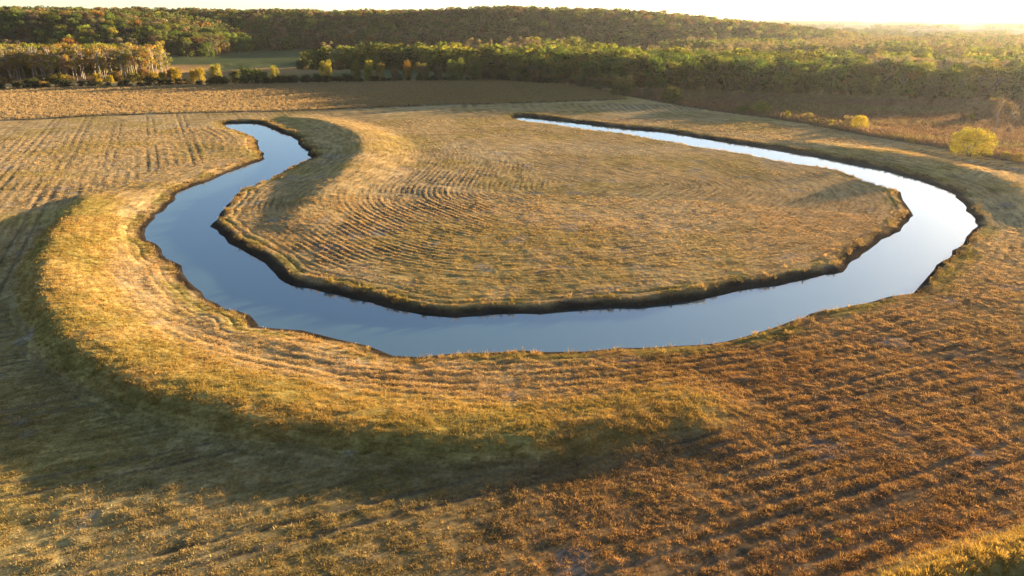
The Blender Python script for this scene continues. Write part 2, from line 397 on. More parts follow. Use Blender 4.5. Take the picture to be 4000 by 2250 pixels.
def leaf_material(name, source, transl=0.42, tint=(1.25, 1.15, 0.55)):
    """leaf or blade: thin, part of the light shines through. source: 'object' = object colour, 'instancer' = per-instance tint"""
    m, t = new_mat(name)
    o = N(t, 'ShaderNodeOutputMaterial')
    if source == 'object': c = N(t, 'ShaderNodeObjectInfo').outputs['Color']
    else: c = N(t, 'ShaderNodeAttribute', attribute_name='tint', attribute_type='INSTANCER').outputs['Color']
    lv = N(t, 'ShaderNodeAttribute', attribute_name='leaf')
    vm = N(t, 'ShaderNodeVectorMath', operation='MULTIPLY'); L(t, c, vm.inputs[0]); L(t, lv.outputs['Color'], vm.inputs[1])
    d = N(t, 'ShaderNodeBsdfDiffuse'); tr = N(t, 'ShaderNodeBsdfTranslucent')
    L(t, vm.outputs[0], d.inputs[0])
    wm = N(t, 'ShaderNodeVectorMath', operation='MULTIPLY'); wm.inputs[1].default_value = tint
    L(t, vm.outputs[0], wm.inputs[0]); L(t, wm.outputs[0], tr.inputs[0])
    mx = N(t, 'ShaderNodeMixShader', inp={'Fac': transl}); L(t, d.outputs[0], mx.inputs[1]); L(t, tr.outputs[0], mx.inputs[2])
    L(t, mx.outputs[0], o.inputs[0])
    return m

def bark_material():
    m, t = new_mat('bark')
    o = N(t, 'ShaderNodeOutputMaterial'); b = N(t, 'ShaderNodeBsdfPrincipled', inp={'Roughness': 0.9})
    c = N(t, 'ShaderNodeObjectInfo')
    g = N(t, 'ShaderNodeNewGeometry')
    n1 = N(t, 'ShaderNodeTexNoise', inp={'Scale': 2.5, 'Detail': 3.0}); L(t, g.outputs['Position'], n1.inputs['Vector'])
    r1 = N(t, 'ShaderNodeMapRange', inp={'To Min': 0.6, 'To Max': 1.35}); L(t, n1.outputs[0], r1.inputs[0])
    vm = N(t, 'ShaderNodeVectorMath', operation='SCALE'); L(t, c.outputs['Color'], vm.inputs[0]); L(t, r1.outputs[0], vm.inputs['Scale'])
    L(t, vm.outputs[0], b.inputs['Base Color']); L(t, b.outputs[0], o.inputs[0])
    return m

def plain_mat(name, col, rough=0.6, metal=0.0):
    m, t = new_mat(name)
    o = N(t, 'ShaderNodeOutputMaterial'); b = N(t, 'ShaderNodeBsdfPrincipled', inp={'Roughness': rough, 'Metallic': metal})
    g = N(t, 'ShaderNodeNewGeometry')
    n1 = N(t, 'ShaderNodeTexNoise', inp={'Scale': 4.0, 'Detail': 3.0}); L(t, g.outputs['Position'], n1.inputs['Vector'])
    r1 = N(t, 'ShaderNodeMapRange', inp={'To Min': 0.8, 'To Max': 1.15}); L(t, n1.outputs[0], r1.inputs[0])
    vm = N(t, 'ShaderNodeVectorMath', operation='SCALE'); vm.inputs[0].default_value = col; L(t, r1.outputs[0], vm.inputs['Scale'])
    L(t, vm.outputs[0], b.inputs['Base Color']); L(t, b.outputs[0], o.inputs[0])
    return m

M_GROUND = ground_material()
M_WATER = water_material('pond_water', (0.05, 0.09, 0.085), 0.02)
M_LEAF = leaf_material('foliage', 'object')
M_LEAF_I = leaf_material('foliage_mass', 'instancer')
M_GRASS_I = leaf_material('dry_grass', 'instancer', 0.32, (1.08, 1.0, 0.8))
M_GRASS = leaf_material('dry_tussock', 'object', 0.32, (1.08, 1.0, 0.8))
M_BARK = bark_material()

# ------------------------------------------------------------------ mesh helpers
def mesh_np(name, V, Fc, mat=None, attr=None, smooth=False):
    """Fc: (n,3) or (n,4) array"""
    me = bpy.data.meshes.new(name)
    V = np.asarray(V, np.float32); Fc = np.asarray(Fc, np.int32)
    k = Fc.shape[1]
    me.vertices.add(len(V)); me.vertices.foreach_set('co', V.ravel())
    me.loops.add(Fc.size); me.loops.foreach_set('vertex_index', Fc.ravel())
    me.polygons.add(len(Fc)); me.polygons.foreach_set('loop_start', np.arange(0, Fc.size, k, dtype=np.int32))
    if smooth: me.polygons.foreach_set('use_smooth', np.ones(len(Fc), bool))
    me.update(calc_edges=True)
    for an, av in (attr or {}).items():
        a = me.attributes.new(an, 'FLOAT_COLOR', 'POINT')
        av = np.asarray(av, np.float32)
        if av.shape[1] == 3: av = np.hstack([av, np.ones((len(av), 1), np.float32)])
        a.data.foreach_set('color', av.ravel())
    if mat: me.materials.append(mat)
    return me

def add_obj(name, me, parent=None, **props):
    o = bpy.data.objects.new(name, me); S.collection.objects.link(o)
    if parent: o.parent = parent
    for k, v in props.items(): o[k] = v
    return o

def tube(V, Fc, p, q, r0, r1, n=5):
    p = np.array(p, float); q = np.array(q, float)
    ax = q - p; ax /= np.linalg.norm(ax) + 1e-9
    up = np.array([1.0, 0, 0]) if abs(ax[0]) < 0.8 else np.array([0, 1.0, 0])
    a = np.cross(ax, up); a /= np.linalg.norm(a); b = np.cross(ax, a)
    s = len(V)
    for c, rr in ((p, r0), (q, r1)):
        for i in range(n):
            th = 2 * math.pi * i / n
            V.append(c + (a * math.cos(th) + b * math.sin(th)) * rr)
    for i in range(n):
        j = (i + 1) % n
        Fc.append((s + i, s + j, s + n + j, s + n + i))

# ------------------------------------------------------------------ ground sheet
def build_ground():
    fa = np.arange(-42, 42.001, 0.112)
    ang = np.radians(np.concatenate([np.arange(-85, -42, 1.0), fa, np.arange(43, 86, 1.0)]))
    rad = [3.0]
    while rad[-1] < 9500:
        q = rad[-1]
        k = 0.05 if q < 29 else 0.0042 if q < 60 else 0.0033 if q < 190 else 0.0042 if q < 265 else 0.0105 if q < 1100 else 0.026
        rad.append(q * (1 + k))
    rad = np.array(rad)
    A, R = np.meshgrid(ang, rad)
    P = np.stack([(R * np.sin(A)).ravel(), (R * np.cos(A)).ravel()], 1)
    Fd = field(P)
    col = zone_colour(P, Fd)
    V = np.column_stack([P, Fd[0]])
    rc = np.stack([Fd[9] / 500, (P[:, 0] - 2 * P[:, 1]) / 4000, ss(330, 230, np.hypot(P[:, 0], P[:, 1]))], 1)
    na, nr = len(ang), len(rad)
    idx = np.arange(na * nr).reshape(nr, na)
    Q = np.stack([idx[:-1, :-1], idx[:-1, 1:], idx[1:, 1:], idx[1:, :-1]], -1).reshape(-1, 4)
    me = mesh_np('ground', V, Q[:, ::-1], M_GROUND, {'col': col, 'rowmap': rc}, True)
    print('ground quads', len(Q))
    return add_obj('ground', me, kind='structure')

def water_sheet(name, poly, z, grow, mat):
    e = np.roll(poly, -1, 0) - np.roll(poly, 1, 0)
    nrm = np.stack([e[:, 1], -e[:, 0]], 1); nrm /= np.linalg.norm(nrm, axis=1)[:, None] + 1e-9
    ar = 0.5 * np.sum(poly[:, 0] * np.roll(poly[:, 1], -1) - np.roll(poly[:, 0], -1) * poly[:, 1])
    if ar < 0: nrm = -nrm
    pg = poly + nrm * grow
    pts = [Vector((a, b, 0)) for a, b in pg]
    tri = tessellate_polygon([pts])
    me = bpy.data.meshes.new(name)
    me.from_pydata([(a, b, z) for a, b in pg], [], [t for t in tri])
    me.update()
    if me.polygons[0].normal.z < 0: me.flip_normals()
    me.materials.append(mat)
    return add_obj(name, me, kind='structure')

build_ground()
water_sheet('pond_water', POND, 0.0, 0.3, M_WATER)
water_sheet('river_water', RIVER, -1.75, 1.5, M_WATER)

# ------------------------------------------------------------------ scatter: one "stuff" object that carries many small instances
def scatter(name, P, Z, scl, rot, tint, idx, meshes, label=None, category=None):
    coll = bpy.data.collections.new(name + '_source')
    for i, me in enumerate(meshes):
        o = bpy.data.objects.new('%s_source_%02d' % (name, i), me)
        coll.objects.link(o)
    me = bpy.data.meshes.new(name)
    n = len(P)
    me.vertices.add(n)
    me.vertices.foreach_set('co', np.column_stack([P, Z]).astype(np.float32).ravel())
    for an, ty, key, av in (('scl', 'FLOAT_VECTOR', 'vector', scl), ('rot', 'FLOAT_VECTOR', 'vector', rot), ('idx', 'INT', 'value', idx)):
        a = me.attributes.new(an, ty, 'POINT'); a.data.foreach_set(key, np.asarray(av, np.int32 if ty == 'INT' else np.float32).ravel())
    a = me.attributes.new('tint', 'FLOAT_COLOR', 'POINT')
    a.data.foreach_set('color', np.column_stack([tint, np.ones(n)]).astype(np.float32).ravel())
    ng = bpy.data.node_groups.new(name + '_nodes', 'GeometryNodeTree')
    ng.interface.new_socket('Geometry', in_out='INPUT', socket_type='NodeSocketGeometry')
    ng.interface.new_socket('Geometry', in_out='OUTPUT', socket_type='NodeSocketGeometry')
    gi = N(ng, 'NodeGroupInput'); go = N(ng, 'NodeGroupOutput')
    ci = N(ng, 'GeometryNodeCollectionInfo'); ci.inputs['Collection'].default_value = coll
    ci.inputs['Separate Children'].default_value = True; ci.inputs['Reset Children'].default_value = True
    ip = N(ng, 'GeometryNodeInstanceOnPoints'); ip.inputs['Pick Instance'].default_value = True
    def na(nm, ty):
        q = N(ng, 'GeometryNodeInputNamedAttribute', data_type=ty); q.inputs['Name'].default_value = nm; return q.outputs['Attribute']
    er = N(ng, 'FunctionNodeEulerToRotation')
    L(ng, na('rot', 'FLOAT_VECTOR'), er.inputs[0])
    L(ng, gi.outputs[0], ip.inputs['Points']); L(ng, ci.outputs[0], ip.inputs['Instance'])
    L(ng, na('idx', 'INT'), ip.inputs['Instance Index']); L(ng, er.outputs[0], ip.inputs['Rotation']); L(ng, na('scl', 'FLOAT_VECTOR'), ip.inputs['Scale'])
    L(ng, ip.outputs[0], go.inputs[0])
    o = add_obj(name, me, kind='stuff')
    if label: o['label'] = label; o['category'] = category
    md = o.modifiers.new('scatter', 'NODES'); md.node_group = ng
    print(name, n)
    return o

def blade_clump(name, seed, nb, rad, h0, h1, wd, lean, mat, heads=0.0, dome=0.0):
    r = np.random.default_rng(seed); V = []; Fc = []; C = []
    for i in range(nb):
        th = r.uniform(0, 2 * math.pi); q = rad * math.sqrt(r.uniform())
        b = np.array([q * math.cos(th), q * math.sin(th), -0.03])
        h = r.uniform(h0, h1) * (1 - dome * (q / rad) ** 2); la = r.uniform(0, 2 * math.pi); ll = r.uniform(0.05, lean) * h
        tip = b + np.array([math.cos(la) * ll + b[0] * (0.4 + 0.6 * dome), math.sin(la) * ll + b[1] * (0.4 + 0.6 * dome), h])
        wa = r.uniform(0, math.pi); wv = np.array([math.cos(wa), math.sin(wa), 0]) * wd * r.uniform(0.6, 1.3)
        s = len(V); V += [b - wv, b + wv, tip]; Fc.append((s, s + 1, s + 2))
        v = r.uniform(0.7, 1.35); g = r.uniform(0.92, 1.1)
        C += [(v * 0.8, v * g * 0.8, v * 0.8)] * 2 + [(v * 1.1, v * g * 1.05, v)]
        if r.uniform() < heads:
            s = len(V); hv = np.array([wv[0], wv[1], 0]) * 2.2; e = tip - b; e /= np.linalg.norm(e)
            V += [tip - e * h * 0.22 - hv, tip - e * h * 0.22 + hv, tip + e * h * 0.06]; Fc.append((s, s + 1, s + 2))
            C += [(v * 1.15, v, v * 0.8)] * 3
    return mesh_np(name, V, Fc, mat, {'leaf': C})

def wedge_points(r0, r1, dens, a0=-41, a1=41):
    a0, a1 = math.radians(a0), math.radians(a1)
    n = int(0.5 * (a1 - a0) * (r1 * r1 - r0 * r0) * dens)
    a = RNG.uniform(a0, a1, n); r = np.sqrt(RNG.uniform(r0 * r0, r1 * r1, n))
    return np.stack([r * np.sin(a), r * np.cos(a)], 1)

def rot_random(n, tilt=0.12):
    return np.stack([RNG.normal(0, tilt, n), RNG.normal(0, tilt, n), RNG.uniform(0, 6.283, n)], 1)

def build_grass():
    stub = [blade_clump('stubble_clump', 100 + i, 30, 0.17, 0.09, 0.19, 0.014, 0.5, M_GRASS_I, 0.0, 0.75) for i in range(6)]
    tuft = [blade_clump('grass_tuft', 200 + i, 26, 0.22, 0.25, 0.6, 0.022, 0.7, M_GRASS_I, 0.3) for i in range(6)]
    tall = [blade_clump('tall_grass', 300 + i, 26, 0.7, 0.5, 1.25, 0.05, 0.35, M_GRASS_I, 0.5) for i in range(5)]
    # mown stubble over all the fields in sight
    P = np.vstack([wedge_points(29, 76, 20.0), wedge_points(76, 135, 9.0), wedge_points(135, 250, 1.6)])
    Fd = field(P); z, d, isl, bm, left, rows, rd, hz, furrow, rowc = Fd
    r = np.hypot(P[:, 0], P[:, 1])
    keep = (d > 1.2) & (RNG.uniform(size=len(P)) < np.clip(-0.15 + 1.1 * fbm(P[:, 0], P[:, 1], 0.85, 2, 80) + 0.75 * (fbm(P[:, 0], P[:, 1], 5.0, 2, 83) - 0.25) + 1.5 * rows - 1.5 * furrow, 0.05, 1)) & ~inside(P, PRAIRIE) & ~inside(P, ROUGH)
    P, z, d, bm, rows, r = P[keep], z[keep], d[keep], bm[keep], rows[keep], r[keep]
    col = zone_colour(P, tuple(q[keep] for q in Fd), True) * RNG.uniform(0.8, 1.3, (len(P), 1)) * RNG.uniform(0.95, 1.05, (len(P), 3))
    s = (RNG.uniform(0.55, 1.5, len(P)) * (1 + 0.25 * ss(0.2, 0.8, bm)) * (1 + 0.3 * np.clip(rows, 0, 1)) * np.interp(r, [60, 110, 200], [1, 1.1, 1.3])) * (1 - 0.25 * (Fd[2][keep]))
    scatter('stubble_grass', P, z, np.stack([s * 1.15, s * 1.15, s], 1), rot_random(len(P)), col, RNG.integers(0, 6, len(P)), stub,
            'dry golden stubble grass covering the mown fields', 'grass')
    # rank grass on the embankments
    P = np.vstack([wedge_points(29, 90, 3.4), wedge_points(90, 150, 1.0), wedge_points(150, 240, 0.3)])
    Fd = field(P); bm = Fd[3]
    csd = (P[:, 0] - 19.7) * 0.345 - (P[:, 1] - 31.2) * 0.939
    corner = (P[:, 1] < 52) & (P[:, 0] > 4) & (csd > -0.9)
    b1 = (P[:, 0] < 16) & (P[:, 1] < 140) & ~Fd[2]
    keep = (bm > 0.35) & b1 & (Fd[1] > 2) & (RNG.uniform(size=len(P)) < np.clip(-0.35 + 1.1 * fbm(P[:, 0], P[:, 1], 2.2, 2, 81), 0, 1)) | corner
    P = P[keep]; Fk = tuple(q[keep] for q in Fd); corner = corner[keep]
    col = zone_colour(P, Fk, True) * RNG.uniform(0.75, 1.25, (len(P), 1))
    s = RNG.uniform(0.25, 0.45, len(P)) * np.where(corner, 2.2, 1.0)
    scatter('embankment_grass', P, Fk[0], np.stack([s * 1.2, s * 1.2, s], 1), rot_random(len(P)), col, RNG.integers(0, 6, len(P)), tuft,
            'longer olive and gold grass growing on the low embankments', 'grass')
    # fringe along the pond's bank
    n = 15000
    k = RNG.integers(0, len(POND), n)
    P = POND[k] + RNG.normal(0, 1.7, (n, 2))
    Fd = field(P); d = Fd[1]
    keep = (d > 0.75) & (d < 3.3) & (np.abs(d - 2.55) > 0.3) & (RNG.uniform(size=n) < np.clip(fbm(P[:, 0], P[:, 1], 4.5, 2, 82) * 1.9 - 0.35, 0, 1))
    P = P[keep]; Fk = tuple(q[keep] for q in Fd)
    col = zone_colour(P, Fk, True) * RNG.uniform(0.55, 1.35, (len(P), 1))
    s = RNG.uniform(0.45, 1.05, len(P))
    scatter('bank_grass', P, Fk[0], np.stack([s * 1.3, s * 1.3, s], 1), rot_random(len(P), 0.2), col, RNG.integers(0, 6, len(P)), tuft,
            'shaggy brown and gold grass fringing the pond bank', 'grass')
    # tall unmown prairie strip and the weedy rough
    P = wedge_points(235, 440, 0.9, -46, 24); P = P[inside(P, PRAIRIE)]
    Fd = field(P)
    col = zone_colour(P, Fd, True) * RNG.uniform(0.92, 1.12, (len(P), 1))
    s = RNG.uniform(0.4, 0.65, len(P))
    scatter('prairie_grass', P, Fd[0], np.stack([s * 1.2, s * 1.2, s], 1), rot_random(len(P), 0.08), col, RNG.integers(0, 5, len(P)), tall,
            'tall golden prairie grass standing in the unmown strip', 'grass')
    P = wedge_points(140, 420, 0.8, 5, 58); P = P[inside(P, ROUGH)]
    Fd = field(P)
    col = zone_colour(P, Fd, True) * RNG.uniform(0.7, 1.35, (len(P), 1))
    er, _ = seg_dist(P, EDGE_ROUGH, False)
    s = RNG.uniform(0.45, 0.9, len(P)) * (1 + 0.6 * ss(18, 4, er))
    scatter('weed_growth', P, Fd[0], np.stack([s * 1.2, s * 1.2, s], 1), rot_random(len(P), 0.1), col, RNG.integers(0, 5, len(P)), tall,
            'reddish brown weeds filling the rough beyond the mown field', 'weeds')
build_grass()

# ------------------------------------------------------------------ trees
def crown_mesh(name, seed, shape, nleaf, size, mat):
    """unit tree: 1 m tall overall; leaves spread through lobes"""
    r = np.random.default_rng(seed)
    lobes = []
    if shape == 'broad':
        for i in range(13):
            th = r.uniform(0, 6.283); zz = r.uniform(0.32, 0.84); q = 0.33 * math.sqrt(max(0.05, 1 - ((zz - 0.5) / 0.5) ** 2)) * r.uniform(0.35, 1.0)
            lobes.append((q * math.cos(th), q * math.sin(th), zz, r.uniform(0.12, 0.19)))
        for i in range(9):
            th = r.uniform(0, 6.283); lobes.append((0.27 * math.cos(th), 0.27 * math.sin(th), r.uniform(0.06, 0.3), r.uniform(0.1, 0.14)))
    elif shape == 'upright':
        for i in range(18):
            th = r.uniform(0, 6.283); zz = r.uniform(0.22, 0.92); q = 0.19 * r.uniform(0.2, 1.0)
            lobes.append((q * math.cos(th), q * math.sin(th), zz, r.uniform(0.07, 0.11)))
    elif shape == 'sparse':
        for i in range(12):
            th = r.uniform(0, 6.283); zz = r.uniform(0.36, 0.95) ** 0.85; q = 0.15 * r.uniform(0.2, 1.0) * (0.4 + zz)
            lobes.append((q * math.cos(th), q * math.sin(th), zz, r.uniform(0.05, 0.085)))
    elif shape == 'wispy':
        for i in range(14):
            th = r.uniform(0, 6.283); zz = r.uniform(0.5, 0.95); q = 0.2 * r.uniform(0.2, 1.0)
            lobes.append((q * math.cos(th), q * math.sin(th), zz, r.uniform(0.05, 0.1)))
    elif shape == 'willow':
        for i in range(60):
            th = i * 2.39996; f = (i + 0.5) / 60; zz = 0.12 + 0.74 * f; q = 0.52 * math.sqrt(max(0.03, 1 - ((zz - 0.36) / 0.54) ** 2)) * r.uniform(0.72, 1.0)
            lobes.append((q * math.cos(th), q * math.sin(th), zz, r.uniform(0.09, 0.15)))
        for i in range(14):
            th = r.uniform(0, 6.283); lobes.append((0.2 * math.cos(th), 0.2 * math.sin(th), r.uniform(0.4, 0.8), 0.15))
    elif shape == 'shrub':
        for i in range(28):
            th = r.uniform(0, 6.283); zz = r.uniform(0.12, 0.8); q = 0.50 * math.sqrt(max(0.05, 1 - ((zz - 0.35) / 0.62) ** 2)) * r.uniform(0.3, 1.0)
            lobes.append((q * math.cos(th), q * math.sin(th), zz, r.uniform(0.15, 0.24)))
    lobes = np.array(lobes); tone = r.uniform(0.78, 1.22, len(lobes)); hue = r.normal(0, 0.05, len(lobes))
    k = r.integers(0, len(lobes), nleaf)
    dv = r.normal(size=(nleaf, 3)); dv /= np.linalg.norm(dv, axis=1)[:, None]
    rr = r.uniform(0.35, 1.12, nleaf) ** 0.6
    c = lobes[k, :3] + dv * (lobes[k, 3] * rr)[:, None] * np.array([1, 1, 0.85])
    c[:, 2] = np.clip(c[:, 2], 0.02, 1.02)
    nv = dv + r.normal(0, 0.55, (nleaf, 3)); nv /= np.linalg.norm(nv, axis=1)[:, None]
    a = np.cross(nv, r.normal(size=(nleaf, 3))); a /= np.linalg.norm(a, axis=1)[:, None]
    b = np.cross(nv, a)
    sz = size * r.uniform(0.6, 1.4, nleaf)
    a *= sz[:, None]; b *= (sz * r.uniform(0.5, 0.9, nleaf))[:, None]
    V = np.stack([c - a, c - b * 0.9, c + a, c + b], 1).reshape(-1, 3)
    Q = np.arange(nleaf * 4).reshape(-1, 4)
    v = tone[k] * r.uniform(0.75, 1.25, nleaf)
    C = np.stack([v * (1 + hue[k]), v, v * (1 - hue[k])], 1)
    return mesh_np(name, V, Q, mat, {'leaf': np.repeat(C, 4, 0)})

def trunk_mesh(name, seed, shape):
    r = np.random.default_rng(seed); V = []; Fc = []
    if shape in ('broad', 'upright'):
        sp = 0.24 if shape == 'broad' else 0.13
        tube(V, Fc, (0, 0, -0.03), (r.normal(0, .01), r.normal(0, .01), 0.3), 0.022, 0.017)
        for i in range(7):
            th = r.uniform(0, 6.283); z0 = r.uniform(0.22, 0.4)
            m = (sp * 0.5 * math.cos(th), sp * 0.5 * math.sin(th), z0 + 0.18)
            tube(V, Fc, (0, 0, z0), m, 0.012, 0.008, 4)
            tube(V, Fc, m, (sp * math.cos(th), sp * math.sin(th), z0 + r.uniform(0.32, 0.45)), 0.008, 0.003, 4)
        tube(V, Fc, (0, 0, 0.3), (0, 0, 0.85), 0.016, 0.003)
    elif shape in ('sparse', 'wispy'):
        bx, by = r.normal(0, .015, 2)
        tube(V, Fc, (0, 0, -0.03), (bx, by, 0.42), 0.016, 0.012)
        tube(V, Fc, (bx, by, 0.42), (bx * 2, by * 2, 0.93), 0.012, 0.003)
        for i in range(11):
            th = r.uniform(0, 6.283); z0 = r.uniform(0.25, 0.75); q = r.uniform(0.06, 0.15)
            e = (bx + q * math.cos(th), by + q * math.sin(th), min(0.97, z0 + r.uniform(0.2, 0.38)))
            tube(V, Fc, (bx * z0 * 2, by * z0 * 2, z0), e, 0.008, 0.002, 4)
            tube(V, Fc, ((bx + e[0]) / 2, (by + e[1]) / 2, (z0 + e[2]) / 2), (e[0] + r.normal(0, .05), e[1] + r.normal(0, .05), min(0.98, e[2] + 0.08)), 0.004, 0.0015, 3)
    else:
        for i in range(7):
            th = r.uniform(0, 6.283); q = r.uniform(0.15, 0.4)
            m = (q * 0.45 * math.cos(th), q * 0.45 * math.sin(th), 0.3)
            tube(V, Fc, (0.03 * math.cos(th), 0.03 * math.sin(th), -0.03), m, 0.022, 0.014, 5)
            tube(V, Fc, m, (q * math.cos(th), q * math.sin(th), r.uniform(0.55, 0.8)), 0.014, 0.004, 4)
    return mesh_np(name, V, Fc, M_BARK)

CROWN = {}; TRUNK = {}
for sh, nv, nl, sz in (('broad', 6, 2500, 0.025), ('upright', 4, 1500, 0.022), ('sparse', 6, 760, 0.017), ('shrub', 5, 2600, 0.034), ('wispy', 2, 150, 0.014), ('willow', 2, 6000, 0.018)):
    CROWN[sh] = [crown_mesh('crown_' + sh, 500 + 31 * i + len(sh), sh, nl, sz, M_LEAF) for i in range(nv)]
    TRUNK[sh] = [trunk_mesh('trunk_' + sh, 700 + 17 * i + len(sh), sh) for i in range(nv)]

def place_tree(name, shape, x, y, height, width, col, label, category='tree', group=None, bark=(0.10, 0.085, 0.07), var=None, z=None):
    """width: multiplies the crown's natural spread"""
    k = random.randrange(len(CROWN[shape])) if var is None else var
    e = bpy.data.objects.new(name, None); S.collection.objects.link(e)
    e.empty_display_size = 0.3
    e.location = (x, y, (zat(x, y) if z is None else z) - 0.05)
    e.rotation_euler = (0, 0, random.uniform(0, 6.283))
    e.scale = (height * width, height * width * random.uniform(0.9, 1.1), height)
    e['label'] = label; e['category'] = category
    if group: e['group'] = group
    c = bpy.data.objects.new('crown', CROWN[shape][k]); S.collection.objects.link(c); c.parent = e; c.color = (*col, 1)
    t = bpy.data.objects.new('stems' if shape in ('shrub', 'willow') else 'trunk', TRUNK[shape][k]); S.collection.objects.link(t); t.parent = e; t.color = (*bark, 1)
    return e

GREEN = (0.085, 0.105, 0.026); DKGREEN = (0.05, 0.068, 0.024); YGREEN = (0.17, 0.17, 0.032); GOLD = (0.30, 0.20, 0.035)
RUST = (0.15, 0.088, 0.042); BROWN = (0.115, 0.088, 0.052); TAN = (0.18, 0.14, 0.085); ORANGE = (0.22, 0.125, 0.038)
def jit(c, s=0.15): return tuple(max(0.01, a * random.uniform(1 - s, 1 + s)) for a in c)

def px_tree(name, shape, px, pbase, ptop, pwide, col, label, category='tree', group=None, natural=None, **kw):
    """a tree whose foot meets the ground at a photo pixel; height and spread follow from its distance"""
    g = ground_px([(px, pbase)], 0.8)[0]
    dist = math.hypot(math.hypot(*g), CAM_H)
    h = (pbase - ptop) / FPX * dist * 1.02
    wm = pwide / FPX * dist
    nat = {'broad': 0.84, 'upright': 0.5, 'sparse': 0.42, 'wispy': 0.5, 'willow': 1.3, 'shrub': 1.25}[shape] * h
    return place_tree(name, shape, g[0], g[1], h, wm / nat, col, label, category, group, **kw)

# --- shrubs of the rough on the right
px_tree('willow_shrub', 'willow', 3787, 612, 514, 162, (0.25, 0.215, 0.04), 'big round bright yellow willow shrub at the mown field edge', 'shrub')
px_tree('yellow_bush', 'willow', 3355, 508, 453, 66, (0.34, 0.27, 0.035), 'rounded yellow bush among the weeds of the rough', 'shrub')
px_tree('tan_bush', 'shrub', 3312, 497, 455, 44, (0.26, 0.20, 0.10), 'pale tan bush touching the yellow bush in the rough', 'shrub')
px_tree('small_green_bush', 'shrub', 3245, 492, 467, 19, (0.26, 0.24, 0.03), 'tiny bright green bush alone at the rough edge', 'shrub')
px_tree('pale_bush', 'shrub', 3154, 472, 440, 46, (0.28, 0.21, 0.09), 'round pale straw coloured bush in the rough', 'shrub')
px_tree('small_olive_bush', 'shrub', 3073, 466, 432, 26, (0.20, 0.19, 0.035), 'upright small olive green bush beside the pale straw bush', 'shrub')
px_tree('straw_bush', 'shrub', 3110, 466, 448, 16, (0.28, 0.2, 0.08), 'very small straw bush between the olive and pale bushes', 'shrub')
px_tree('olive_bush', 'shrub', 2972, 442, 398, 78, (0.17, 0.165, 0.04), 'yellow topped olive bush spreading at the rough edge', 'shrub')
px_tree('dark_olive_bush', 'shrub', 2905, 446, 410, 70, (0.09, 0.10, 0.035), 'low dark olive bush joined to the yellow topped bush', 'shrub')
px_tree('round_green_bush', 'shrub', 2620, 402, 340, 92, (0.085, 0.095, 0.03), 'large round dark green bush where mown field meets rough', 'shrub')
px_tree('grey_green_tree', 'shrub', 2435, 372, 292, 92, (0.13, 0.125, 0.055), 'grey green rounded tree in front of the dark wood corner', 'tree')
px_tree('hedge_shrub', 'shrub', 2345, 352, 298, 70, (0.10, 0.10, 0.045), 'dull olive shrub before the dark wood, left of its grey green neighbour', 'shrub')
px_tree('low_shrub', 'shrub', 2280, 342, 296, 62, (0.085, 0.09, 0.05), 'low grey olive shrub at the end of the hedge', 'shrub')
px_tree('edge_shrub', 'shrub', 2530, 384, 352, 46, (0.10, 0.095, 0.05), 'low brownish shrub between two rounded bushes at the field corner', 'shrub')
px_tree('thin_tree', 'wispy', 3880, 520, 402, 72, (0.2, 0.14, 0.085), 'nearly bare thin tree with orange leaves above the rough', 'tree', bark=(0.13, 0.10, 0.08))
px_tree('thin_tree', 'wispy', 3945, 530, 432, 52, (0.2, 0.14, 0.085), 'smaller bare thin tree beside the orange leaved one', 'tree', bark=(0.13, 0.10, 0.08))
for q, (a, b, c, dd) in enumerate([(3980, 640, 600, 44), (3540, 552, 532, 18), (3560, 560, 545, 30), (3925, 622, 595, 40), (3790, 470, 446, 30)]):
    px_tree('weed_bush', 'shrub', a, b, c, dd, jit((0.24, 0.17, 0.05)), 'small golden brown weedy bush in the rough', 'shrub', 'weedy bushes in the rough')

